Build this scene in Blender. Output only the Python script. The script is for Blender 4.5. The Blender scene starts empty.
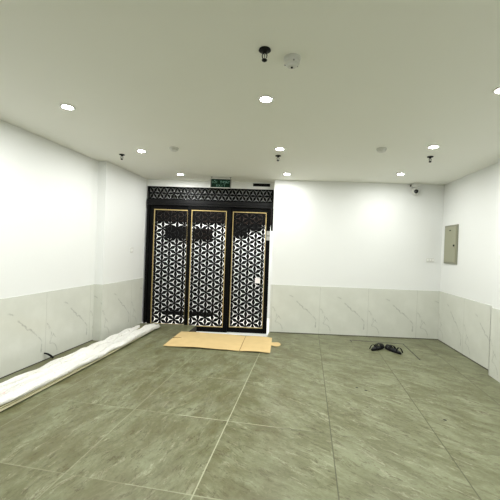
import bpy, bmesh, math, random
from mathutils import Vector, Matrix
random.seed(7)
S = bpy.context.scene
COL = S.collection
H = 2.56            # ceiling height
YAW = math.atan(58/335.0)

# ------------------------------------------------------------------ nodes
def new_mat(name):
    m = bpy.data.materials.new(name); m.use_nodes = True
    nt = m.node_tree
    b = nt.nodes['Principled BSDF']
    return m, nt, b

def simple(name, col, rough=0.5, metal=0.0, bump=0.0, bscale=40.0, var=0.0, spec=0.5):
    m, nt, b = new_mat(name)
    b.inputs['Roughness'].default_value = rough
    b.inputs['Metallic'].default_value = metal
    b.inputs['Specular IOR Level'].default_value = spec
    b.inputs['Base Color'].default_value = (*col, 1)
    if var or bump:
        tc = nt.nodes.new('ShaderNodeTexCoord')
        n = nt.nodes.new('ShaderNodeTexNoise'); n.inputs['Scale'].default_value = bscale
        n.inputs['Detail'].default_value = 4
        nt.links.new(tc.outputs['Object'], n.inputs['Vector'])
        if var:
            mx = nt.nodes.new('ShaderNodeMix'); mx.data_type = 'RGBA'
            mx.inputs[6].default_value = (*[c*(1-var) for c in col], 1)
            mx.inputs[7].default_value = (*[min(1, c*(1+var)) for c in col], 1)
            nt.links.new(n.outputs['Fac'], mx.inputs[0])
            nt.links.new(mx.outputs[2], b.inputs['Base Color'])
        if bump:
            bp = nt.nodes.new('ShaderNodeBump'); bp.inputs['Strength'].default_value = bump
            bp.inputs['Distance'].default_value = 0.01
            nt.links.new(n.outputs['Fac'], bp.inputs['Height'])
            nt.links.new(bp.outputs['Normal'], b.inputs['Normal'])
    return m

def emis(name, col, strength):
    m, nt, b = new_mat(name)
    b.inputs['Base Color'].default_value = (*col, 1)
    b.inputs['Emission Color'].default_value = (*col, 1)
    b.inputs['Emission Strength'].default_value = strength
    return m

class NT:
    """small helper to write node maths"""
    def __init__(s, nt): s.nt = nt
    def val(s, sock, v):
        if hasattr(v, 'is_output') or isinstance(v, bpy.types.NodeSocket): s.nt.links.new(v, sock)
        else: sock.default_value = v
    def m(s, op, a, b=None, c=None, clamp=False):
        n = s.nt.nodes.new('ShaderNodeMath'); n.operation = op; n.use_clamp = clamp
        s.val(n.inputs[0], a)
        if b is not None: s.val(n.inputs[1], b)
        if c is not None: s.val(n.inputs[2], c)
        return n.outputs[0]
    def vm(s, op, a, b=None, scale=None):
        n = s.nt.nodes.new('ShaderNodeVectorMath'); n.operation = op
        s.val(n.inputs[0], a)
        if b is not None: s.val(n.inputs[1], b)
        if scale is not None: s.val(n.inputs['Scale'], scale)
        return n.outputs['Value'] if op in ('DOT_PRODUCT', 'LENGTH', 'DISTANCE') else n.outputs['Vector']
    def noise(s, vec, scale, detail=3, rough=0.5, color=False, dist=0.0):
        n = s.nt.nodes.new('ShaderNodeTexNoise'); n.inputs['Scale'].default_value = scale
        n.inputs['Detail'].default_value = detail; n.inputs['Roughness'].default_value = rough
        n.inputs['Distortion'].default_value = dist
        s.nt.links.new(vec, n.inputs['Vector'])
        return n.outputs['Color' if color else 'Fac']
    def mix(s, fac, a, b):
        n = s.nt.nodes.new('ShaderNodeMix'); n.data_type = 'RGBA'
        s.val(n.inputs[0], fac)
        for i, v in ((6, a), (7, b)):
            if isinstance(v, tuple): n.inputs[i].default_value = (*v, 1)
            else: s.nt.links.new(v, n.inputs[i])
        return n.outputs[2]
    def ss(s, x, lo, hi):            # smooth 0..1 between lo and hi
        n = s.nt.nodes.new('ShaderNodeMapRange'); n.interpolation_type = 'SMOOTHSTEP'
        s.val(n.inputs['Value'], x)
        n.inputs['From Min'].default_value = lo; n.inputs['From Max'].default_value = hi
        return n.outputs['Result']
    def xyz(s, vec):
        n = s.nt.nodes.new('ShaderNodeSeparateXYZ'); s.nt.links.new(vec, n.inputs[0]); return n.outputs
    def comb(s, x, y, z=0.0):
        n = s.nt.nodes.new('ShaderNodeCombineXYZ')
        for i, v in enumerate((x, y, z)): s.val(n.inputs[i], v)
        return n.outputs[0]
    def seg(s, p, a, b):             # distance from p to the segment a-b
        d = (b[0]-a[0], b[1]-a[1], 0.0); l2 = d[0]**2 + d[1]**2
        pa = s.vm('SUBTRACT', p, (a[0], a[1], 0.0))
        t = s.m('DIVIDE', s.vm('DOT_PRODUCT', pa, d), l2, clamp=True)
        return s.vm('DISTANCE', pa, s.vm('SCALE', d, scale=t))
    def poly(s, p, pts):
        r = None
        for a, b in zip(pts, pts[1:]):
            q = s.seg(p, a, b)
            r = q if r is None else s.m('MINIMUM', r, q)
        return r

# ------------------------------------------------------------------ materials
M = {}
M['wall'] = simple('white_paint', (0.775, 0.785, 0.765), 0.6, bump=0.05, bscale=60, var=0.01)
M['ceiling'] = simple('ceiling_paint', (0.86, 0.86, 0.80), 0.75, var=0.01, bscale=3)
M['black'] = simple('black_powder_coat', (0.002, 0.002, 0.002), 0.45, spec=0.10)
M['black_gloss'] = simple('black_satin', (0.003, 0.003, 0.0035), 0.35, spec=0.2)
M['gold'] = simple('brushed_gold', (0.60, 0.45, 0.19), 0.38, 0.75)
M['white_plastic'] = simple('white_plastic', (0.66, 0.66, 0.62), 0.4)
M['ring'] = simple('white_enamel', (0.85, 0.85, 0.82), 0.4)
M['pit'] = simple('pale_screed', (0.75, 0.73, 0.68), 0.7, var=0.1, bscale=12)
M['edge_gap_shade'] = simple('raw_edge_gap_shade', (0.05, 0.045, 0.035), 0.9)
M['card'] = simple('corrugated_card', (0.60, 0.44, 0.20), 0.8, var=0.08, bscale=9)
M['card_edge'] = simple('card_crease', (0.30, 0.19, 0.07), 0.9)
M['board'] = simple('cream_board', (0.66, 0.62, 0.42), 0.6)
M['olive'] = simple('olive_board_edge', (0.20, 0.185, 0.07), 0.8)
M['panel_metal'] = simple('grey_green_enamel', (0.30, 0.30, 0.21), 0.45)
M['panel_edge'] = simple('grey_green_enamel_frame', (0.23, 0.23, 0.165), 0.45)
M['steel'] = simple('dull_steel', (0.30, 0.30, 0.28), 0.35, 0.9)
M['lens'] = simple('lens_glass', (0.004, 0.004, 0.004), 0.12)
M['exit'] = simple('exit_green', (0.001, 0.020, 0.009), 0.45, spec=0.15)
M['exit_text'] = emis('exit_lettering', (0.16, 0.32, 0.25), 0.06)
M['rubber'] = simple('black_rubber', (0.004, 0.004, 0.005), 0.6, spec=0.25)
M['rubber_edge'] = simple('dark_footbed', (0.010, 0.010, 0.012), 0.55, spec=0.3)
M['paper'] = simple('white_paper', (0.85, 0.80, 0.80), 0.7)
M['brown'] = simple('dark_brown_cladding', (0.010, 0.006, 0.004), 0.6, var=0.3, bscale=20, spec=0.1)
M['charcoal'] = simple('charcoal_board', (0.004, 0.004, 0.004), 0.6, spec=0.1)
M['red_print'] = simple('faded_red_print', (0.74, 0.55, 0.50), 0.7)
M['lamp'] = emis('lit_diffuser', (1.0, 0.99, 0.95), 45.0)

def wrap_mat():
    m, nt, b = new_mat('white_plastic_sheeting'); N = NT(nt)
    tc = nt.nodes.new('ShaderNodeTexCoord'); o = tc.outputs['Object']
    st = N.vm('MULTIPLY', o, (14.0, 1.6, 6.0))
    n1 = N.noise(st, 1.0, 5, 0.6, dist=0.6)
    n2 = N.noise(o, 22.0, 4, 0.6)
    c = N.mix(N.ss(n1, 0.56, 0.75), (0.78, 0.77, 0.72), (0.58, 0.55, 0.46))
    c = N.mix(N.m('MULTIPLY', N.ss(n2, 0.60, 0.70), 0.6), c, (0.42, 0.38, 0.31))
    nt.links.new(c, b.inputs['Base Color'])
    b.inputs['Roughness'].default_value = 0.42
    bp = nt.nodes.new('ShaderNodeBump'); bp.inputs['Strength'].default_value = 0.9; bp.inputs['Distance'].default_value = 0.05
    nt.links.new(N.m('ADD', n1, N.m('MULTIPLY', n2, 0.3)), bp.inputs['Height'])
    nt.links.new(bp.outputs['Normal'], b.inputs['Normal'])
    return m
M['wrap'] = wrap_mat()

def marble_mat():
    """pale glossy wall tile; UV runs 0..1 over each tile so that its grey veins repeat as on the real ones"""
    m, nt, b = new_mat('pale_marble_tile'); N = NT(nt)
    uv = nt.nodes.new('ShaderNodeUVMap'); uv.uv_map = 'UVMap'; p0 = uv.outputs['UV']
    wob = N.vm('SUBTRACT', N.noise(p0, 7.0, 4, 0.6, color=True), (0.5, 0.5, 0.5))
    wob = N.vm('MULTIPLY', wob, (0.12, 0.12, 0.0))
    p = N.vm('ADD', p0, wob)
    veins = [[(0.36, 0.80), (0.48, 0.73), (0.60, 0.60), (0.74, 0.47), (0.92, 0.34), (0.93, 0.16)],
             [(0.03, 0.52), (0.11, 0.38), (0.08, 0.24), (0.20, 0.16), (0.25, 0.04)],
             [(0.08, 0.24), (0.16, 0.36), (0.20, 0.30)]]
    fac = None
    for pts, w in zip(veins, (0.016, 0.016, 0.010)):
        d = N.poly(p, pts)
        f = N.m('SUBTRACT', 1.0, N.ss(d, 0.0, w))
        fac = f if fac is None else N.m('MAXIMUM', fac, f)
    fac = N.m('MULTIPLY', fac, N.ss(N.noise(p0, 9.0, 3), 0.36, 0.60))
    cloud = N.noise(p0, 2.2, 4, 0.6)
    base = N.mix(N.ss(cloud, 0.35, 0.7), (0.61, 0.62, 0.555), (0.66, 0.67, 0.605))
    c = N.mix(N.m('MULTIPLY', fac, 0.58), base, (0.27, 0.28, 0.25))
    x = N.xyz(p0)                                             # hairline joint at the tile's rim
    ed = N.m('MINIMUM', N.m('MINIMUM', x[0], N.m('SUBTRACT', 1.0, x[0])), N.m('SUBTRACT', 1.0, x[1]))
    c = N.mix(N.m('MULTIPLY', N.m('LESS_THAN', ed, 0.004), 0.35), c, (0.30, 0.30, 0.26))
    nt.links.new(c, b.inputs['Base Color'])
    b.inputs['Roughness'].default_value = 0.16
    b.inputs['Specular IOR Level'].default_value = 0.45
    return m
M['marble'] = marble_mat()

def floor_mat():
    m, nt, b = new_mat('grey_beige_stone_tile'); N = NT(nt)
    geo = nt.nodes.new('ShaderNodeTexCoord'); P = geo.outputs['Object']
    xyz = N.xyz(P)
    tx = N.m('DIVIDE', N.m('ADD', xyz[0], 0.585 + 8.1), 0.81)
    ty = N.m('DIVIDE', N.m('ADD', xyz[1], -1.80 + 8.30), 0.83)
    ix, iy = N.m('FLOOR', tx), N.m('FLOOR', ty)
    wn = nt.nodes.new('ShaderNodeTexWhiteNoise'); wn.noise_dimensions = '2D'
    nt.links.new(N.comb(ix, iy), wn.inputs['Vector'])
    rnd = wn.outputs['Color']; rv = wn.outputs['Value']
    off = N.vm('SCALE', rnd, scale=9.0)
    # streaks of the stone run obliquely; every tile shows another piece of it
    rot = nt.nodes.new('ShaderNodeVectorRotate'); rot.rotation_type = 'Z_AXIS'
    nt.links.new(P, rot.inputs['Vector'])
    side = N.m('GREATER_THAN', xyz[0], -0.585)
    nt.links.new(N.m('SUBTRACT', N.m('ADD', N.m('MULTIPLY', rv, 0.30), 0.05), N.m('MULTIPLY', side, 1.25)), rot.inputs['Angle'])
    q = N.vm('ADD', rot.outputs['Vector'], off)
    q = N.vm('ADD', q, N.vm('MULTIPLY', N.vm('SUBTRACT', N.noise(q, 3.0, 3, 0.5, color=True), (.5, .5, .5)), (0.12, 0.12, 0)))
    s1 = N.noise(N.vm('MULTIPLY', q, (5.5, 2.0, 1)), 1.4, 9, 0.72)
    s2 = N.noise(N.vm('MULTIPLY', q, (15.0, 4.5, 1)), 2.2, 8, 0.75)
    s3 = N.noise(N.vm('MULTIPLY', q, (22.0, 3.2, 1)), 1.2, 5, 0.65)
    fine = N.noise(P, 60.0, 3, 0.7)
    c = N.mix(N.ss(s1, 0.34, 0.66), (0.116, 0.118, 0.054), (0.205, 0.220, 0.128))
    c = N.mix(N.m('MULTIPLY', N.ss(s2, 0.54, 0.66), 0.62), c, (0.070, 0.053, 0.020))
    c = N.mix(N.m('MULTIPLY', N.ss(s3, 0.58, 0.68), 0.45), c, (0.33, 0.335, 0.22))
    c = N.mix(N.m('MULTIPLY', N.ss(fine, 0.40, 0.8), 0.22), c, (0.065, 0.058, 0.03))
    # hairline veins, brown and pale
    v1 = N.m('ABSOLUTE', N.m('SUBTRACT', N.noise(N.vm('MULTIPLY', q, (5.0, 1.7, 1)), 1.5, 7, 0.68), 0.5))
    c = N.mix(N.m('MULTIPLY', N.m('SUBTRACT', 1.0, N.ss(v1, 0.0, 0.022)), N.m('MULTIPLY', N.ss(s2, 0.42, 0.58), 0.65)), c, (0.058, 0.042, 0.016))
    v2 = N.m('ABSOLUTE', N.m('SUBTRACT', N.noise(N.vm('MULTIPLY', N.vm('ADD', q, (3.3, 7.1, 0.0)), (4.0, 1.4, 1)), 1.3, 6, 0.62), 0.5))
    c = N.mix(N.m('MULTIPLY', N.m('SUBTRACT', 1.0, N.ss(v2, 0.0, 0.012)), N.m('MULTIPLY', N.ss(s3, 0.46, 0.60), 0.45)), c, (0.36, 0.36, 0.25))
    # brown soiling on the walked-on side
    soil = N.m('MULTIPLY', N.m('SUBTRACT', 1.0, N.ss(xyz[0], -0.25, 0.15)), N.ss(N.noise(N.vm('MULTIPLY', P, (3.0, 1.6, 1)), 1.3, 6, 0.7), 0.38, 0.62))
    c = N.mix(N.m('MULTIPLY', soil, 0.50), c, (0.098, 0.086, 0.034))
    # pale smears of building dust
    dust = N.noise(P, 2.3, 5, 0.6)
    c = N.mix(N.m('MULTIPLY', N.ss(dust, 0.52, 0.75), 0.25), c, (0.28, 0.29, 0.20))
    # joints: partly filled with pale grout, partly still open and dark
    fx, fy = N.m('FRACT', tx), N.m('FRACT', ty)
    dx = N.m('MINIMUM', fx, N.m('SUBTRACT', 1.0, fx)); dy = N.m('MINIMUM', fy, N.m('SUBTRACT', 1.0, fy))
    jx = N.m('MULTIPLY', N.m('LESS_THAN', dx, 0.0052), N.ss(N.noise(P, 1.1, 2), 0.25, 0.42))
    jy = N.m('MULTIPLY', N.m('LESS_THAN', dy, 0.0048), N.m('MULTIPLY', N.ss(N.noise(P, 0.9, 2), 0.30, 0.50), N.m('ADD', 0.5, N.m('MULTIPLY', N.m('LESS_THAN', xyz[0], 0.0), 0.5))))
    left = N.m('SUBTRACT', 1.0, N.ss(xyz[0], -0.35, 0.0))
    gc = N.mix(N.m('MULTIPLY', left, 0.9), (0.060, 0.056, 0.028), (0.40, 0.41, 0.28))
    far_left = N.m('SUBTRACT', 1.0, N.m('MULTIPLY', N.m('LESS_THAN', xyz[0], -1.0), 0.65))
    c = N.mix(N.m('MULTIPLY', N.m('MULTIPLY', N.m('MAXIMUM', jx, jy), far_left), 0.75), c, gc)
    # black open joints around the tile in front of the far wall
    d = N.poly(N.comb(xyz[0], xyz[1]), [(0.72, 5.40), (0.712, 5.508)])
    d = N.m('MINIMUM', d, N.poly(N.comb(xyz[0], xyz[1]), [(1.505, 5.524), (1.516, 4.76)]))
    d = N.m('MINIMUM', d, N.m('MULTIPLY', N.seg(N.comb(xyz[0], xyz[1]), (0.712, 5.508), (1.505, 5.524)), 0.5))
    c = N.mix(N.m('LESS_THAN', d, 0.0085), c, (0.012, 0.011, 0.008))
    # a few chips
    ch = None
    for pt in ((0.63, 3.55), (1.20, 3.09), (0.55, 3.60)):
        dd = N.m('LESS_THAN', N.vm('DISTANCE', N.comb(xyz[0], xyz[1]), (pt[0], pt[1], 0.0)), 0.014)
        ch = dd if ch is None else N.m('MAXIMUM', ch, dd)
    c = N.mix(ch, c, (0.02, 0.018, 0.012))
    nt.links.new(c, b.inputs['Base Color'])
    nt.links.new(N.m('ADD', 0.30, N.m('MULTIPLY', s1, 0.22)), b.inputs['Roughness'])
    b.inputs['Specular IOR Level'].default_value = 0.35
    return m
M['floor'] = floor_mat()

# ------------------------------------------------------------------ mesh helpers
def link(name, bm, mat, parent=None, smooth=False, bevel=0.0):
    me = bpy.data.meshes.new(name)
    bmesh.ops.recalc_face_normals(bm, faces=bm.faces[:])
    bm.to_mesh(me); bm.free()
    if smooth:
        for p in me.polygons: p.use_smooth = True
    me.materials.append(mat)
    o = bpy.data.objects.new(name, me); COL.objects.link(o)
    if parent: o.parent = parent
    if bevel:
        bv = o.modifiers.new('bevel', 'BEVEL'); bv.width = bevel; bv.segments = 2; bv.limit_method = 'ANGLE'
    return o

def box(bm, x0, x1, y0, y1, z0, z1):
    v = [bm.verts.new((x, y, z)) for x in (x0, x1) for y in (y0, y1) for z in (z0, z1)]
    for f in ((0, 1, 3, 2), (4, 6, 7, 5), (0, 4, 5, 1), (2, 3, 7, 6), (0, 2, 6, 4), (1, 5, 7, 3)):
        bm.faces.new([v[i] for i in f])
    return v

def prism(bm, pts, z0, z1):
    """vertical prism over a plan polygon"""
    a = [bm.verts.new((p[0], p[1], z0)) for p in pts]; b = [bm.verts.new((p[0], p[1], z1)) for p in pts]
    bm.faces.new(a); bm.faces.new(b)
    n = len(pts)
    for i in range(n): bm.faces.new((a[i], a[(i+1) % n], b[(i+1) % n], b[i]))

def prism_xz(bm, pts, y0, y1):
    a = [bm.verts.new((p[0], y0, p[1])) for p in pts]; b = [bm.verts.new((p[0], y1, p[1])) for p in pts]
    bm.faces.new(a); bm.faces.new(b)
    n = len(pts)
    for i in range(n): bm.faces.new((a[i], a[(i+1) % n], b[(i+1) % n], b[i]))

def lathe(bm, prof, seg=28, c=(0, 0, 0), mat=None):
    """prof: (radius, z) pairs, closed with caps where radius > 0 at the ends"""
    rings = []
    for r, z in prof:
        if r < 1e-6:
            rings.append([bm.verts.new((c[0], c[1], c[2]+z))])
        else:
            rings.append([bm.verts.new((c[0]+r*math.cos(2*math.pi*i/seg), c[1]+r*math.sin(2*math.pi*i/seg), c[2]+z)) for i in range(seg)])
    for a, b in zip(rings, rings[1:]):
        for i in range(seg):
            j = (i+1) % seg
            if len(a) == 1 and len(b) == 1: break
            if len(a) == 1: bm.faces.new((a[0], b[i], b[j]))
            elif len(b) == 1: bm.faces.new((a[i], a[j], b[0]))
            else: bm.faces.new((a[i], a[j], b[j], b[i]))
    for r in (rings[0], rings[-1]):
        if len(r) > 1: bm.faces.new(r)
    if mat is not None:
        vs = [v for r in rings for v in r]
        bmesh.ops.transform(bm, matrix=mat, verts=vs)

def tube(bm, pts, r, seg=10):
    pts = [Vector(p) for p in pts]; rings = []
    for i, p in enumerate(pts):
        t = (pts[min(i+1, len(pts)-1)] - pts[max(i-1, 0)]).normalized()
        up = Vector((0, 0, 1)) if abs(t.z) < 0.9 else Vector((1, 0, 0))
        a = t.cross(up).normalized(); b = t.cross(a)
        rr = r[i] if isinstance(r, (list, tuple)) else r
        rings.append([bm.verts.new(p + (a*math.cos(2*math.pi*k/seg) + b*math.sin(2*math.pi*k/seg))*rr) for k in range(seg)])
    for a, b in zip(rings, rings[1:]):
        for k in range(seg): bm.faces.new((a[k], a[(k+1) % seg], b[(k+1) % seg], b[k]))
    bm.faces.new(rings[0]); bm.faces.new(rings[-1])

def tag(o, label, cat, group=None):
    o['label'] = label; o['category'] = cat
    if group: o['group'] = group
    return o

def thing(name, label, cat, loc=(0, 0, 0), rz=0.0, group=None):
    o = bpy.data.objects.new(name, None); COL.objects.link(o)
    o.location = loc; o.rotation_euler = (0, 0, rz); o.empty_display_size = 0.1
    return tag(o, label, cat, group)

def struct(name, bm, mat, **k):
    o = link(name, bm, mat, **k); o['kind'] = 'structure'; return o

def dup(root, loc, rz, label, group=None):
    r = root.copy(); COL.objects.link(r); r.location = loc; r.rotation_euler = (0, 0, rz); r['label'] = label
    if group: r['group'] = group
    for ch in list(root.children):
        if ch.type == 'LIGHT': continue
        c = ch.copy(); COL.objects.link(c); c.parent = r
        for g in list(ch.children):
            d = g.copy(); COL.objects.link(d); d.parent = c
    return r

# ------------------------------------------------------------------ plan of the room (metres; eye above the origin)
D0 = Vector((-2.85, 5.58)); DA = math.atan(0.14)              # door line: start and direction
du = Vector((math.cos(DA), math.sin(DA))); dn = Vector((-du.y, du.x))
def dpt(s, n=0.0):
    p = D0 + du*s + dn*n; return (p.x, p.y)
XL, XA = -2.99, -2.865                                       # left wall, and the part that stands further in
YS = 4.34                                                    # where it steps
B0 = Vector((-0.595, 5.60)); B1 = Vector((2.175, 6.00))      # far wall
R1 = Vector((2.26, 4.40))                                    # right wall meets the pier here
RP = 2.172                                                   # pier face
YB = -2.6                                                    # wall behind the viewer
ba = math.atan2(B1.y-B0.y, B1.x-B0.x)
PZ = -0.135                                                  # bottom of the hole at the doors

bm = bmesh.new(); box(bm, XL-0.15, XL, YB, YS, 0, H); prism(bm, [(XL-0.15, YS), (XA, YS), (XA, dpt(0)[1]+0.30), (XL-0.15, dpt(0)[1]+0.30)], 0, H)
bmesh.ops.remove_doubles(bm, verts=bm.verts[:], dist=1e-5)
struct('wall_left', bm, M['wall'])
bm = bmesh.new()
nb = Vector((-math.sin(ba), math.cos(ba)))
e1 = B1 + nb*0.5; e1 = B1 + (B1-B0).normalized()*0.15 + nb*0.22; e0 = B0 + nb*0.22
e0 = Vector((B0.x, B0.y + 0.32)); 
prism(bm, [B0, B1 + (B1-B0).normalized()*0.15, e1, e0], PZ-0.05, H)
struct('wall_back', bm, M['wall'])
bm = bmesh.new()
prism(bm, [B1, R1, (RP, R1.y), (RP, R1.y-0.45), (R1.x+0.02, R1.y-0.45), (R1.x+0.02, YB), (R1.x+0.2, YB), (R1.x+0.2, B1.y)], 0, H)
struct('wall_right', bm, M['wall'])
bm = bmesh.new(); box(bm, XL-0.15, R1.x+0.2, YB-0.15, YB, 0, H)
struct('wall_front', bm, M['wall'])

# floor with the hole where the tiling stops short of the doors
hA, hB, hC = (-1.885, dpt(0.94)[1]-0.03), (-1.868, 5.19), (-0.595, 5.29)
bm = bmesh.new()
door_edge0, door_edge1 = dpt(0.0, -0.055), dpt(0.985, -0.055)
hA = (hA[0], door_edge1[1] + (hA[0]-door_edge1[0])*0.14)
outline = [(XL, YB), (R1.x+0.02, YB), (R1.x+0.02, R1.y), tuple(B1), tuple(B0), hC, hB, hA, (XA, door_edge0[1]), (XA, YS), (XL, YS)]
vs = [bm.verts.new((p[0], p[1], 0)) for p in outline]
f = bm.faces.new(vs); bmesh.ops.triangulate(bm, faces=[f])
fl = struct('floor', bm, M['floor'])
bm = bmesh.new()
for a, b in ((hC, hB), (hB, hA), (hA, (XA, door_edge0[1])), (tuple(B0), hC)):
    v = [bm.verts.new(q) for q in ((*a, -0.0005), (*b, -0.0005), (*b, PZ), (*a, PZ))]; bm.faces.new(v)
struct('trim_1', bm, M['edge_gap_shade'])
bm = bmesh.new()
e = [dpt(-0.60, 1.55), dpt(2.6, 1.55)]
v = [bm.verts.new((*q, PZ)) for q in ((XA, 5.1), (-0.595, 5.1), (-0.595, 5.9), (dpt(2.6, 0.3)), e[1], e[0], dpt(-0.60, 0.3), dpt(0, 0.3))]; bm.faces.new(v)
struct('floor_corridor', bm, M['pit'])
bm = bmesh.new(); box(bm, XL-0.15, 2.46, YB-0.15, 8.0, H, H+0.1)
struct('ceiling', bm, M['ceiling'])
# the bright corridor beyond the doors
bm = bmesh.new(); prism(bm, [dpt(-0.8, 1.45), dpt(2.9, 1.45), dpt(2.9, 1.55), dpt(-0.8, 1.55)], PZ, H)
struct('wall_corridor', bm, M['wall'])
bm = bmesh.new(); prism(bm, [dpt(-0.75, 0.25), dpt(-0.6, 0.25), dpt(-0.6, 1.45), dpt(-0.75, 1.45)], PZ, H)
struct('wall_corridor_left', bm, M['wall'])
bm = bmesh.new(); prism(bm, [dpt(2.75, 0.35), dpt(2.85, 0.35), dpt(2.85, 1.45), dpt(2.75, 1.45)], PZ, H)
struct('wall_corridor_right', bm, M['wall'])
# header above the lattice
bm = bmesh.new(); prism(bm, [dpt(-0.02, -0.02), dpt(2.30, -0.02), dpt(2.30, 0.12), dpt(-0.02, 0.12)], 2.437, H)
prism(bm, [dpt(-0.02, 0.07), dpt(2.30, 0.07), dpt(2.30, 0.12), dpt(-0.02, 0.12)], 2.12, 2.437)
struct('trim_2', bm, M['wall'])

# marble wainscot: 0.8 m tiles, UV 0..1 per tile
def wains(name, runs):
    bm = bmesh.new(); uvl = bm.loops.layers.uv.new('UVMap')
    T = 0.8; th = 0.008
    for a, b, start in runs:                                  # seen from inside, a is on the left
        a = Vector(a); b = Vector(b); L = (b-a).length; u = (b-a)/L; n = Vector((u.y, -u.x))   # towards the room
        s = -start
        while s < L:
            s0, s1 = max(0, s), min(L, s+T)
            if s1-s0 > 0.004:
                p = [a+u*s0, a+u*s1]
                q = [p[0]+n*th, p[1]+n*th]
                fr = [bm.verts.new((*q[0], 0)), bm.verts.new((*q[1], 0)), bm.verts.new((*q[1], T)), bm.verts.new((*q[0], T))]
                bk = [bm.verts.new((*p[0], 0)), bm.verts.new((*p[1], 0)), bm.verts.new((*p[1], T)), bm.verts.new((*p[0], T))]
                ff = bm.faces.new(fr)
                uu = [((s0-s)/T, 0), ((s1-s)/T, 0), ((s1-s)/T, 1), ((s0-s)/T, 1)]
                for lp, w in zip(ff.loops, uu): lp[uvl].uv = w
                for i in range(4):
                    j = (i+1) % 4
                    g = bm.faces.new((fr[j], fr[i], bk[i], bk[j]))
                    for lp in g.loops: lp[uvl].uv = (0.5, 0.95)
            s += T
    me = bpy.data.meshes.new(name); bm.to_mesh(me); bm.free(); me.materials.append(M['marble'])
    o = bpy.data.objects.new(name, me); COL.objects.link(o); o['kind'] = 'structure'
    return o
wains('trim_3', [((XL, YB), (XL, YS), (0.8 - (3.45-YB) % 0.8) % 0.8), ((XL+0.008, YS), (XA+0.008, YS), 0.3), ((XA, YS), (XA, dpt(0)[1]-0.06), 0.0)])
wains('trim_4', [(tuple(B0), tuple(B1), 0.8-0.829+0.8 - 0.8 + 0.0 if False else 0.771)])
wains('trim_5', [(tuple(B1), tuple(R1), 0.0), ((RP, R1.y+0.008), (RP, R1.y-0.45), 0.0), ((R1.x+0.02, R1.y-0.45), (R1.x+0.02, YB), 0.35)])
# pier's own edge towards the far wall
bm = bmesh.new(); box(bm, RP-0.008, R1.x, R1.y, R1.y+0.008, 0, 0.8); struct('trim_6', bm, M['wall'])

def foot(name, runs):  # dark strip along the wall base: joint with its gap shadow as colour
    bm = bmesh.new()
    for a, b in runs:
        a = Vector(a); b = Vector(b); u = (b-a).normalized(); n = Vector((u.y, -u.x))
        prism(bm, [a+n*0.004, b+n*0.004, b+n*0.0115, a+n*0.0115], 0.0005, 0.010)
    struct(name, bm, M['edge_gap_shade'])
foot('trim_7', [(B0+(B1-B0)*0.005, B1)]); foot('trim_8', [(B1, R1)]); foot('trim_9', [((XL, YB), (XL, YS))])

# ------------------------------------------------------------------ lattice doors
def lattice(s, x0, x1, z0, z1, y0, y1, hw, rot=False, ox=0.0, oz=0.0, curve=0.0):
    """petals on every edge of a triangular grid, cut off at the panel's rim"""
    bm = bmesh.new(); cw = s*math.sqrt(3)/2
    W, Z = x1-x0, z1-z0
    def P(i, j):                                              # column i, row j
        a, b = i*cw, j*s + (0.5*s if i % 2 else 0.0)
        return Vector((b, a)) if rot else Vector((a, b))
    ni = int((Z if rot else W)/cw)+3; nj = int((W if rot else Z)/s)+3
    for i in range(-2, ni):
        for j in range(-2, nj):
            a = P(i, j)
            up = P(i, j+1); r1 = P(i+1, j if i % 2 == 0 else j+1); r2 = P(i+1, j-1 if i % 2 == 0 else j)
            for b in (up, r1, r2):
                d = b-a; n = Vector((-d.y, d.x)).normalized()*hw; k = n*0.62
                e = d.normalized()*0.006
                pts = [a-e, a+d*0.3-k, a+d*0.5-n, a+d*0.7-k, b+e, a+d*0.7+k, a+d*0.5+n, a+d*0.3+k]
                pts = [(x0+ox+p.x, z0+oz+p.y) for p in pts]
                xs = [p[0] for p in pts]; zs = [p[1] for p in pts]
                if max(xs) < x0 or min(xs) > x1 or max(zs) < z0 or min(zs) > z1: continue
                prism_xz(bm, pts, y0, y1)
    for co, no in (((x0, 0, 0), (-1, 0, 0)), ((x1, 0, 0), (1, 0, 0)), ((0, 0, z0), (0, 0, -1)), ((0, 0, z1), (0, 0, 1))):
        bmesh.ops.bisect_plane(bm, geom=bm.verts[:]+bm.edges[:]+bm.faces[:], plane_co=co, plane_no=no, clear_outer=True)
    return bm

def rim(bm, x0, x1, z0, z1, w, y0, y1):                        # rectangular frame with clear opening x0..x1, z0..z1
    wl, wr, wb, wt = w
    box(bm, x0-wl, x0, y0, y1, z0-wb, z1+wt); box(bm, x1, x1+wr, y0, y1, z0-wb, z1+wt)
    box(bm, x0, x1, y0, y1, z1, z1+wt); box(bm, x0, x1, y0, y1, z0-wb, z0)

ZT, ZB = 2.033, -0.018
def leaf(label, g0, g1, e0, e1, off, ox):
    """opening g0..g1 between the gold lines, leaf edges e0..e1 along the door line"""
    t = thing('lattice_door', label, 'door', (*dpt(e0, off), PZ+0.03), DA, 'black lattice sliding doors')
    a, b = g0-e0, g1-e0; zb = -(PZ+0.03)
    bm = bmesh.new(); rim(bm, a, b, ZB+zb, ZT+zb, (a, (e1-e0)-b, ZB+zb, 0.068), -0.02, 0.02)
    link('frame', bm, M['black'], t, bevel=0.002)
    bm = bmesh.new(); rim(bm, a+0.012, b-0.012, ZB+zb+0.012, ZT+zb-0.012, (0.012,)*4, -0.024, 0.0)
    link('gold_trim', bm, M['gold'], t)
    bm = lattice(0.1475, a+0.014, b-0.014, ZB+zb+0.014, ZT+zb-0.014, -0.006, 0.004, 0.0315, ox=ox)
    link('lattice', bm, M['black'], t)
    return t, zb
leaf('black lattice door leaf on the left, next to the marble clad wall', 0.123, 0.735, 0.052, 0.775, 0.022, 0.02)
leaf('black lattice door leaf between the two other lattice leaves', 0.806, 1.425, 0.735, 1.50, -0.024, 0.03)
L3, zb = leaf('black lattice door leaf on the right bearing a white tag', 1.532, 2.127, 1.455, 2.202, 0.022, 0.02)
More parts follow.
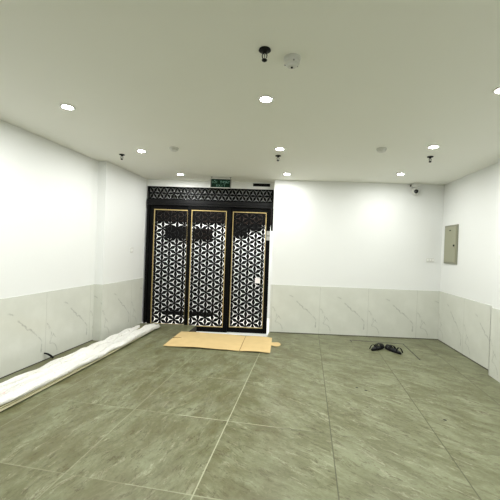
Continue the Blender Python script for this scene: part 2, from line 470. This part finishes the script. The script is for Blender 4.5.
bm = bmesh.new(); box(bm, 1.964-1.455, 2.056-1.455, -0.030, -0.008, 0.782+zb, 0.873+zb)
o = link('paper_tag', bm, M['paper'], L3); o['label'] = 'small square white tag'
bm = bmesh.new(); box(bm, 2.138-1.455, 2.200-1.455, -0.034, -0.020, 1.545+zb, 1.71+zb)
o = link('lock_box', bm, M['white_plastic'], L3, bevel=0.003); o['label'] = 'white lock box'
bm = bmesh.new(); box(bm, 2.145-1.455, 2.193-1.455, -0.036, -0.034, 1.615+zb, 1.635+zb)
link('slot', bm, M['steel'], L3)

t = thing('door_surround', 'black door surround with latticed transom above the three door leaves', 'door frame', (*dpt(0), 0), DA)
bm = bmesh.new(); box(bm, 0.006, 0.050, -0.05, 0.05, 0.0, 2.10); link('jamb', bm, M['black'], t, bevel=0.003)
bm = bmesh.new(); box(bm, 2.212, 2.245, -0.05, 0.05, 1.715, 2.103); link('end_block', bm, M['black'], t)
bm = bmesh.new(); box(bm, 0.006, 2.235, -0.055, 0.055, 2.103, 2.200); link('beam', bm, M['black_gloss'], t, bevel=0.004)
bm = bmesh.new(); box(bm, 0.02, 2.22, -0.062, -0.055, 2.135, 2.143); link('rail_groove', bm, M['black'], t)
bm = bmesh.new(); rim(bm, 0.036, 2.205, 2.215, 2.420, (0.03, 0.03, 0.015, 0.016), -0.02, 0.02); link('transom_frame', bm, M['black'], t)
bm = lattice(0.122, 0.034, 2.207, 2.213, 2.422, -0.006, 0.004, 0.0220, rot=True, ox=0.01, oz=0.0); link('transom_lattice', bm, M['black'], t)

bm = bmesh.new(); box(bm, 0.95, 2.24, -0.075, 0.075, PZ, PZ+0.028)
o = link('threshold', bm, M['ring'], None, bevel=0.004); o.location = (*dpt(0), 0); o.rotation_euler = (0, 0, DA)
tag(o, 'white threshold strip under the middle and right lattice doors', 'threshold')

# what shows through the lattice
def far_panel(name, s0, s1, z0, z1, mat, label, cat, n=1.45, th=0.03, group=None):
    o = bpy.data.objects.new(name, None)
    bm = bmesh.new(); prism(bm, [dpt(s0, n-th), dpt(s1, n-th), dpt(s1, n), dpt(s0, n)], z0, z1)
    o = link(name, bm, mat, bevel=0.003); return tag(o, label, cat, group)
far_panel('fascia_board', -0.59, 2.74, 1.915, 2.545, M['brown'], 'dark brown fascia board seen through the tops of the door lattices', 'board')
far_panel('wall_board', -0.08, 0.44, 1.547, 1.816, M['charcoal'], 'black board on the wall seen through the left lattice leaf', 'board', th=0.04)
far_panel('wall_board', 0.53, 0.97, 1.545, 1.785, M['brown'], 'dark brown board on the wall seen through the middle lattice leaf', 'board', th=0.04)
far_panel('wall_board', 1.40, 1.735, 1.66, 1.912, M['charcoal'], 'black board on the wall seen through the right lattice leaf', 'board', th=0.04)
far_panel('wall_board', 1.737, 2.05, 1.80, 1.913, M['charcoal'], 'narrow black board high on the wall seen through the right lattice leaf', 'board', th=0.04)
far_panel('floor_kerb', -0.05, 1.05, PZ, -0.055, M['charcoal'], 'low dark kerb seen through the bottom of the left and middle lattices', 'kerb', th=0.06)

# ------------------------------------------------------------------ ceiling fittings
GL = 'round ceiling downlights'
def downlight(label, loc):
    t = thing('downlight', label, 'ceiling light', loc, 0, GL)
    bm = bmesh.new(); lathe(bm, [(0.046, 0.0), (0.060, 0.0), (0.062, -0.004), (0.056, -0.009), (0.048, -0.006)], 32)
    link('trim_ring', bm, M['ring'], t, smooth=True)
    bm = bmesh.new(); lathe(bm, [(0.049, -0.002), (0.047, -0.0058), (0.0, -0.009)], 32)
    link('diffuser', bm, M['lamp'], t, smooth=True)
    return t
def lamp_light(loc, power, size=0.09, spread=180):
    l = bpy.data.lights.new('downlight_beam', 'AREA'); l.shape = 'DISK'; l.size = size; l.energy = power
    l.spread = math.radians(spread); l.color = (0.985, 0.995, 0.985)
    o = bpy.data.objects.new('downlight_beam', l); COL.objects.link(o); o.location = (loc[0], loc[1], loc[2]-0.012)
    return o
XS = (-2.09, -0.365, 1.285); YSR = (5.18, 3.88, 2.58, 1.28, 0.0, -1.3)  # rows nearer than the labelled ones are out of view, added for light
colw = ('left', 'middle', 'right')
roww = ('in the row closest to the lattice doors', 'in the second row from the lattice doors', 'in the row closest to the viewer')
first = None
POW = {5.18: 5, 3.88: 8.5, 2.58: 9, 1.28: 8, 0.0: 5, -1.3: 2.5}
for j, y in enumerate(YSR):
    for i, x in enumerate(XS):
        lab = ('%s round downlight %s' % (colw[i], roww[j])) if j < 3 else 'unseen round downlight added in the ceiling above and behind the viewer'
        if first is None: first = downlight(lab, (x, y, H)); t = first
        else: t = dup(first, (x, y, H), 0, lab)
        l = lamp_light((0, 0, 0), POW[y]); l.parent = t
for x in (0.25, 0.9, 1.6, 2.2):                               # unseen lamps added to brighten the corridor beyond the doors
    p = dpt(x, 0.85); t = dup(first, (*p, H), 0, 'unseen round downlight added in the corridor beyond the lattice doors')
    l = lamp_light((0, 0, 0), 11); l.parent = t

def smoke(label, loc, big=1.0):
    t = thing('smoke_detector', label, 'smoke detector', loc, 0.3, 'smoke detectors on the ceiling')
    bm = bmesh.new(); lathe(bm, [(0.052*big, 0), (0.052*big, -0.010), (0.048*big, -0.016)], 32); link('base', bm, M['white_plastic'], t, smooth=False)
    bm = bmesh.new(); lathe(bm, [(0.046*big, -0.016), (0.048*big, -0.022), (0.046*big, -0.034), (0.034*big, -0.038)], 32); link('head', bm, M['white_plastic'], t)
    bm = bmesh.new(); lathe(bm, [(0.033*big, -0.038), (0.033*big, -0.046), (0.026*big, -0.053), (0.0, -0.055)], 28); link('chamber', bm, M['white_plastic'], t)
    for k in range(3):
        a = k*2.1+0.5; bm = bmesh.new(); lathe(bm, [(0.0045, -0.030), (0.006, -0.033), (0.004, -0.0375), (0.0, -0.038)], 10, (0.044*big*math.cos(a), 0.044*big*math.sin(a), 0))
        link('indicator', bm, M['steel'], t)
    bm = bmesh.new(); lathe(bm, [(0.007, -0.053), (0.007, -0.060), (0.0, -0.061)], 12); link('test_button', bm, M['charcoal'], t)
    return t
sm = smoke('large white smoke detector beside the biggest black sprinkler head', (-0.138, 2.045, H))
def low(label, loc):
    t = thing('smoke_detector', label, 'smoke detector', loc, 0.0, 'smoke detectors on the ceiling')
    bm = bmesh.new(); lathe(bm, [(0.056, 0), (0.056, -0.012), (0.050, -0.018)], 32); link('base', bm, M['white_plastic'], t)
    bm = bmesh.new(); lathe(bm, [(0.044, -0.018), (0.042, -0.034), (0.024, -0.042), (0.0, -0.043)], 32); link('head', bm, M['white_plastic'], t, smooth=True)
    return t
lowd = low('flat white detector between the left downlight of the second row and the exit sign', (-1.618, 3.78, H))
dup(lowd, (0.764, 3.93, H), 0, 'flat white detector left of the right downlight in the second row')

def sprinkler(label, loc, k=1.0, rz=0.0):
    t = thing('sprinkler_head', label, 'sprinkler', loc, rz, 'black fire sprinkler heads')
    bm = bmesh.new(); lathe(bm, [(0.034*k, 0), (0.036*k, -0.006), (0.028*k, -0.010*k), (0.014*k, -0.013*k), (0.010*k, -0.022*k)], 24); link('escutcheon', bm, M['rubber'], t, smooth=True)
    for s in (-1, 1):
        bm = bmesh.new(); tube(bm, [(s*0.009*k, 0, -0.020*k), (s*0.014*k, 0, -0.034*k), (s*0.012*k, 0, -0.048*k), (s*0.003*k, 0, -0.058*k)], 0.0032*k, 8); link('frame_arm', bm, M['rubber'], t, smooth=True)
    bm = bmesh.new(); tube(bm, [(0, 0, -0.022*k), (0, 0, -0.056*k)], 0.0035*k, 8); link('bulb', bm, M['steel'], t, smooth=True)
    bm = bmesh.new(); lathe(bm, [(0.006*k, -0.054*k), (0.016*k, -0.060*k), (0.016*k, -0.064*k), (0.007*k, -0.070*k)], 18); link('deflector', bm, M['rubber'], t)
    return t
spk = sprinkler('biggest black sprinkler head, nearest the viewer beside the smoke detector', (-0.292, 1.94, H), 1.0)
dup(spk, (-2.443, 4.03, H), 0.4, 'black sprinkler head at the left near the corner of the stepped wall')
dup(spk, (-0.409, 4.16, H), 0.2, 'black sprinkler head just beyond the middle downlight of the second row')
dup(spk, (1.383, 4.27, H), 0.3, 'black sprinkler head just beyond the right downlight of the second row')

# exit sign
t = thing('exit_sign', 'green hanging exit sign in front of the latticed transom', 'exit sign', (-1.468, 5.40, 2.385), DA)
bm = bmesh.new(); box(bm, -0.172, 0.172, -0.012, 0.012, 0.0, 0.138); link('sign_plate', bm, M['exit'], t, bevel=0.002)
for s in (-1, 1):
    bm = bmesh.new(); box(bm, s*0.165-0.006, s*0.165+0.006, -0.016, 0.016, -0.006, 0.150); link('end_cap', bm, M['steel'], t)
    bm = bmesh.new(); box(bm, s*0.158-0.005, s*0.158+0.005, -0.006, 0.006, 0.150, 0.175); box(bm, s*0.158-0.016, s*0.158+0.016, -0.014, 0.014, 0.168, 0.175); link('bracket', bm, M['steel'], t)
bm = bmesh.new(); box(bm, -0.165, 0.165, -0.014, 0.014, 0.138, 0.150); link('top_rail', bm, M['white_plastic'], t)
bm = bmesh.new(); box(bm, -0.165, 0.165, -0.014, 0.014, -0.010, 0.0); link('bottom_rail', bm, M['white_plastic'], t)
def text(name, body, size, x, z, y, parent, mat):
    c = bpy.data.curves.new(name, 'FONT'); c.body = body; c.size = size; c.align_x = 'CENTER'; c.align_y = 'CENTER'; c.extrude = 0.0008
    o = bpy.data.objects.new(name, c); COL.objects.link(o)
    bpy.context.view_layer.update()
    me = bpy.data.meshes.new_from_object(o.evaluated_get(bpy.context.evaluated_depsgraph_get()))
    bpy.data.objects.remove(o); bpy.data.curves.remove(c)
    me.transform(Matrix.Translation((x, y, z)) @ Matrix.Rotation(math.pi/2, 4, 'X'))
    me.materials.clear(); me.materials.append(mat); me.name = name
    o = bpy.data.objects.new(name, me); COL.objects.link(o); o.parent = parent; return o
for k, ch in enumerate('L\u1ed0I THO\u00c1T'):
    if ch != ' ': text('letter', ch, 0.056, (k-4)*0.0335, 0.086, -0.0135, t, M['exit_text'])
for k, ch in enumerate('EXIT'):
    text('letter', ch, 0.048, (k-1.5)*0.042, 0.030, -0.0135, t, M['exit_text'])

# vent in the header
t = thing('air_vent', 'small dark slotted vent above the right lattice door', 'vent', (*dpt(2.02, -0.02), 2.488), DA)
bm = bmesh.new(); box(bm, -0.15, 0.15, -0.004, 0.0, 0.0, 0.05); link('vent_backing', bm, M['charcoal'], t)
for k in range(4):
    bm = bmesh.new(); box(bm, -0.148, 0.148, -0.009, -0.002, 0.004+k*0.012, 0.009+k*0.012); link('slat', bm, M['black'], t)

# security camera on the far wall under the ceiling
def bpt(s, n=0.0):                                            # along the far wall, n towards the room
    p = B0 + (B1-B0).normalized()*s - nb*n; return (p.x, p.y)
t = thing('security_camera', 'small white ball security camera under the ceiling of the far wall', 'security camera', (*bpt(2.305), 2.395), ba)
bm = bmesh.new(); box(bm, -0.055, 0.065, -0.10, -0.002, 0.105, 0.163); link('mount', bm, M['white_plastic'], t, bevel=0.008)
bm = bmesh.new(); lathe(bm, [(0.026, 0.108), (0.026, 0.085), (0.030, 0.07)], 20, (0.005, -0.06, 0)); link('neck', bm, M['white_plastic'], t)
bm = bmesh.new(); bmesh.ops.create_uvsphere(bm, u_segments=24, v_segments=16, radius=0.060, matrix=Matrix.Translation((0.005, -0.06, 0.035))); link('ball', bm, M['white_plastic'], t, smooth=True)
aim = Matrix.Translation((0.0, -0.062, 0.032)) @ Matrix.Rotation(math.radians(94), 4, 'X') @ Matrix.Rotation(math.radians(0), 4, 'Y')
aim = Matrix.Translation((0.0, -0.062, 0.030)) @ Vector((-0.18, -1, -0.12)).to_track_quat('Z', 'Y').to_matrix().to_4x4()
bm = bmesh.new(); lathe(bm, [(0.033, 0.050), (0.031, 0.061), (0.020, 0.066), (0.0, 0.067)], 22, mat=aim); link('lens', bm, M['lens'], t, smooth=True)
bm = bmesh.new(); box(bm, -0.064, -0.054, -0.03, -0.002, 0.118, 0.145); link('cable_gland', bm, M['rubber'], t)

# switch plates
def plate(name, label, loc, rz, w, h, gangs):
    t = thing(name, label, 'wall switch', loc, rz)
    bm = bmesh.new(); box(bm, -w/2, w/2, -0.010, 0.0, -h/2, h/2); link('plate', bm, M['white_plastic'], t, bevel=0.003)
    for k in range(gangs):
        x = -w/2 + (k+0.5)*w/gangs
        bm = bmesh.new(); box(bm, x-0.32*w/gangs, x+0.32*w/gangs, -0.014, -0.009, -h*0.26, h*0.26); link('rocker', bm, M['ring'], t, bevel=0.002)
    return t
plate('wall_switch', 'white switch plate on the far wall beside the right corner', (*bpt(2.617), 1.311), ba, 0.125, 0.062, 3)
plate('wall_switch', 'small white switch plate on the left wall beside the lattice doors', (XA, 5.11, 1.295), math.pi/2, 0.075, 0.085, 1)

# electrical cabinet on the right wall
ra = math.atan2(R1.y-B1.y, R1.x-B1.x)
rp = B1 + (R1-B1).normalized()*0.335
t = thing('electrical_panel', 'grey green metal electrical panel on the right wall', 'electrical panel', (rp.x, rp.y, 1.267), ra)
bm = bmesh.new(); box(bm, -0.207, 0.207, -0.018, 0.0, 0, 0.603); link('surround', bm, M['panel_edge'], t, bevel=0.003)
bm = bmesh.new(); box(bm, -0.180, 0.180, -0.026, -0.017, 0.028, 0.575); link('door', bm, M['panel_metal'], t, bevel=0.003)
d = t.children[1]
bm = bmesh.new(); lathe(bm, [(0.013, -0.03), (0.015, -0.04), (0.0, -0.044)], 16, mat=Matrix.Translation((0.145, 0.008, 0.285)) @ Matrix.Rotation(-math.pi/2, 4, 'X') @ Matrix.Translation((0, 0, 0)) @ Matrix.Scale(-1, 4, (0, 0, 1)) if False else Matrix.Translation((0.145, 0.0, 0.285)) @ Matrix.Rotation(-math.pi/2, 4, 'X'))
link('lock', bm, M['charcoal'], d)
bm = bmesh.new(); box(bm, -0.025, 0.020, -0.0285, -0.0255, 0.512, 0.526); link('badge', bm, M['charcoal'], d)

# ------------------------------------------------------------------ cardboard
t = thing('cardboard_sheet', 'flattened brown cardboard box lying in front of the lattice doors', 'cardboard', (0, 0, 0))
c0, c1, c2, c3 = Vector((-1.975, 5.155)), Vector((-0.502, 5.225)), Vector((-0.447, 4.445)), Vector((-1.917, 4.345))
def cq(u, v):                                                 # u along, v from far to near edge
    return (c0*(1-u)+c1*u)*(1-v) + (c3*(1-u)+c2*u)*v
def sheet(u0, u1, v0, v1, zf, nu, nv, th=0.005, notch=None):
    bm = bmesh.new(); g = {}
    for i in range(nu+1):
        for j in range(nv+1):
            u = u0+(u1-u0)*i/nu; v = v0+(v1-v0)*j/nv; p = cq(u, v); z = zf(u, v)
            g[i, j] = (bm.verts.new((p.x, p.y, z+th)), bm.verts.new((p.x, p.y, z)))
    for i in range(nu):
        for j in range(nv):
            q = [g[i, j], g[i+1, j], g[i+1, j+1], g[i, j+1]]
            bm.faces.new([x[0] for x in q]); bm.faces.new([x[1] for x in reversed(q)])
    for i in range(nu):
        for j in (0, nv): bm.faces.new((g[i, j][0], g[i+1, j][0], g[i+1, j][1], g[i, j][1]))
    for j in range(nv):
        for i in (0, nu): bm.faces.new((g[i, j][0], g[i, j+1][0], g[i, j+1][1], g[i, j][1]))
    return bm
def zc(u, v): return 0.004 + 0.012*math.sin(math.pi*min(1, u/0.72))*(0.4+0.6*v) + 0.004*math.sin(9*u+2*v)**2
link('large_panel', sheet(0.0, 0.715, 0, 1, zc, 30, 12), M['card'], t)
link('small_panel', sheet(0.722, 1.0, 0, 1, lambda u, v: 0.004+0.010*math.sin(math.pi*(u-0.72)/0.28)+0.004*v, 12, 12), M['card'], t)
bm = sheet(0.715, 0.722, 0.06, 0.94, lambda u, v: 0.003, 2, 8, th=0.004); link('crease', bm, M['card_edge'], t)
bm = bmesh.new(); pts = []
for k in range(13):
    a = -math.pi/2 + math.pi*k/12; pts.append((0.075+0.060*math.cos(a), 0.105*math.sin(a)))
cc = cq(1.0, 0.42)
pts = [(cc.x-0.004, cc.y-0.075), (cc.x+0.045, cc.y-0.062)] + [(cc.x+p[0], cc.y+p[1]) for p in pts] + [(cc.x+0.045, cc.y+0.062), (cc.x-0.004, cc.y+0.075)]
prism(bm, pts[:1]+pts[2:-2]+pts[-1:], 0.003, 0.008); link('tab', bm, M['card'], t)
for (u, v0, v1) in ((0.055, 0.46, 0.50),):
    pass
bm = bmesh.new()
a, b = cq(0.0, 0.50), cq(0.085, 0.47)
nn = (b-a).normalized(); nn = Vector((-nn.y, nn.x))*0.006
zz = 0.0135
prism(bm, [a-nn, b-nn*0.3, b+nn*0.3, a+nn], 0.006, 0.0185); link('slit', bm, M['card_edge'], t)

# ------------------------------------------------------------------ wrapped boards along the left wall
t = thing('wrapped_board_bundle', 'long bundle of boards wrapped in white plastic lying along the left wall', 'bundle', (0, 0, 0))
Y0, Y1 = 1.30, 5.16
def fx(y): return -2.405 + 0.03*math.sin((y-1.3)*0.85+0.2) - 0.04*max(0, (2.6-y))*0.3
def strip(bm, inset, w, z0, z1, y0, y1, n=24):
    prev = None
    for i in range(n+1):
        y = y0+(y1-y0)*i/n; x = fx(y)-inset
        r = [bm.verts.new(q) for q in ((x, y, z0), (x, y, z1), (x-w, y, z1), (x-w, y, z0))]
        if prev:
            for k in range(4): bm.faces.new((prev[k], prev[(k+1) % 4], r[(k+1) % 4], r[k]))
        else: bm.faces.new(r)
        prev = r
    bm.faces.new(prev)
bm = bmesh.new(); strip(bm, 0.028, 0.20, 0.0, 0.013, Y0+0.03, Y1-0.10); link('batten', bm, M['edge_gap_shade'], t)
bm = bmesh.new(); strip(bm, 0.0, 0.26, 0.013, 0.029, Y0, Y1-0.06); link('board', bm, M['board'], t)
bm = bmesh.new(); strip(bm, 0.008, 0.25, 0.029, 0.037, Y0, Y1-0.08); link('spacer', bm, M['olive'], t)
bm = bmesh.new(); strip(bm, 0.004, 0.25, 0.037, 0.044, Y0, Y1-0.08); link('board', bm, M['board'], t)
bm = bmesh.new(); strip(bm, 0.012, 0.25, 0.044, 0.050, Y0, Y1-0.08); link('spacer', bm, M['olive'], t)
# the sheeting: a long lumpy sleeve with two ragged ends
rw = random.Random(3)
def sleeve(name, xo, w0, w1, y0, y1, zb, zt, seed, taper=0.25, droop=0.0):
    rr = random.Random(seed); bm = bmesh.new(); n = 90; seg = 26; prev = None
    ph = [rr.uniform(0, 6.28) for _ in range(8)]
    for i in range(n+1):
        tt = i/n; y = y0+(y1-y0)*tt; w = w0+(w1-w0)*tt
        e = min(1.0, (y1-y)/taper); e = max(0.25, e)**0.5
        cx = fx(y)-xo-w/2+droop*tt*1.1+0.012*math.sin(11*y)*tt; ring = []
        for k in range(seg):
            a = 2*math.pi*k/seg
            sx = math.copysign(abs(math.cos(a))**0.55, math.cos(a)); sz = math.copysign(abs(math.sin(a))**0.6, math.sin(a))
            lump = 1 + 0.10*math.sin(5.5*y+ph[0]+2*a) + 0.08*math.sin(13*y+ph[1]-3*a) + 0.05*math.sin(29*y+ph[2]+5*a)
            zlo = zb - droop*tt**1.5; hgt = (zt-zb+(zb-zlo)*0.6)/2*(0.55+0.45*e)*(1+0.12*math.sin(17*y+ph[4])*tt)
            z = zlo + hgt + hgt*sz*(lump if sz > 0 else 1)
            if sz > 0: z += 0.010*math.sin(9*sx+4*y+ph[3])*sz + 0.006*math.sin(23*sx-7*y+ph[4])*sz
            x = cx + w/2*sx*(1+0.05*math.sin(8*y+ph[5]+a)+0.03*math.sin(21*y+ph[6]))*(0.6+0.4*e)
            ring.append(bm.verts.new((x, y+0.02*math.sin(3*a+ph[7])*tt, max(zlo, z))))
        if prev:
            for k in range(seg): bm.faces.new((prev[k], prev[(k+1) % seg], ring[(k+1) % seg], ring[k]))
        else: bm.faces.new(ring)
        prev = ring
    bm.faces.new(prev)
    return link(name, bm, M['wrap'], t, smooth=True)
sleeve('wrapping', 0.004, 0.235, 0.16, Y0, 5.27, 0.049, 0.100, 5, 0.10, 0.034)
sleeve('wrapping', 0.19, 0.20, 0.10, Y0, 5.04, 0.002, 0.085, 11, 0.10)
bm = bmesh.new(); prism(bm, [(-2.48, 2.40), (-2.445, 2.44), (-2.455, 2.485), (-2.49, 2.46)], 0.097, 0.103)
link('printed_mark', bm, M['red_print'], t)

# cable stub at the foot of the left wall
bm = bmesh.new(); tube(bm, [(XL, 3.44, 0.085), (XL+0.025, 3.44, 0.085), (XL+0.05, 3.45, 0.075), (XL+0.062, 3.475, 0.05), (XL+0.068, 3.50, 0.024), (XL+0.075, 3.50, 0.013)], [0.009, 0.009, 0.011, 0.012, 0.012, 0.011], 10)
tag(link('cable_stub', bm, M['rubber'], smooth=True), 'short black cable end sticking out at the foot of the left wall', 'cable')

# ------------------------------------------------------------------ sandals
def sandal():
    t = thing('sandal', 'x', 'sandal', (0, 0, 0), 0, 'black sandals on the floor')
    def outline(k, n=28):
        pts = []
        for i in range(n):
            a = 2*math.pi*i/n; y = 0.135*math.sin(a)*k
            w = 0.043 + 0.010*math.sin(a) - 0.006*math.cos(2*a)*0
            pts.append((w*k*math.copysign(abs(math.cos(a))**0.8, math.cos(a)) + 0.004*math.sin(a), y))
        return pts
    bm = bmesh.new(); prism(bm, outline(1.0), 0.0, 0.022); link('sole', bm, M['rubber'], t, bevel=0.004)
    bm = bmesh.new(); prism(bm, outline(0.93), 0.022, 0.029); link('footbed', bm, M['rubber_edge'], t, bevel=0.002)
    def strap(y0, y1, hgt, wid):
        bm = bmesh.new(); rows = []
        for i in range(15):
            a = math.pi*i/14; r = []
            for (yy, o) in ((y0, 0), (y1, 0), (y1, 0.005), (y0, 0.005)):
                r.append(bm.verts.new(((wid+o)*math.cos(a), yy + 0.015*math.sin(a), 0.012+(hgt+o)*math.sin(a))))
            rows.append(r)
        for a, b in zip(rows, rows[1:]):
            for k in range(4): bm.faces.new((a[k], a[(k+1) % 4], b[(k+1) % 4], b[k]))
        bm.faces.new(rows[0]); bm.faces.new(rows[-1])
        return bm
    link('strap', strap(0.005, 0.045, 0.055, 0.049), M['rubber'], t)
    link('strap', strap(0.060, 0.100, 0.045, 0.047), M['rubber'], t)
    link('heel_strap', strap(-0.115, -0.092, 0.060, 0.044), M['rubber'], t)
    return t
sd = sandal()
sd['label'] = 'left black sandal of the pair on the floor near the far wall'
sd.location = (1.04, 5.105, 0); sd.rotation_euler = (0, 0, math.radians(-38)); sd.scale = (1.1, 1.1, 1.1)
dup(sd, (1.255, 5.06, 0), math.radians(29), 'right black sandal of the pair on the floor near the far wall')

# ------------------------------------------------------------------ camera and world
cd = bpy.data.cameras.new('Camera'); cam = bpy.data.objects.new('Camera', cd); COL.objects.link(cam)
cd.sensor_width = 36; cd.sensor_fit = 'HORIZONTAL'; cd.lens = 36*335/500.0; cd.clip_start = 0.02
R = Matrix.Rotation(YAW, 3, 'Z') @ Matrix.Rotation(math.pi/2-0.006, 3, 'X') @ Matrix.Rotation(0.037, 3, 'Z')
cam.matrix_world = Matrix.Translation((0, 0, 1.4)) @ R.to_4x4()
S.camera = cam
w = bpy.data.worlds.new('World'); S.world = w; w.use_nodes = True
w.node_tree.nodes['Background'].inputs[0].default_value = (0.9, 0.95, 1, 1)
w.node_tree.nodes['Background'].inputs[1].default_value = 0.02
vs_ = S.view_settings
vs_.view_transform = 'Standard'; vs_.look = 'None'; vs_.gamma = 1.0; vs_.use_curve_mapping = False
vs_.exposure = 0.82
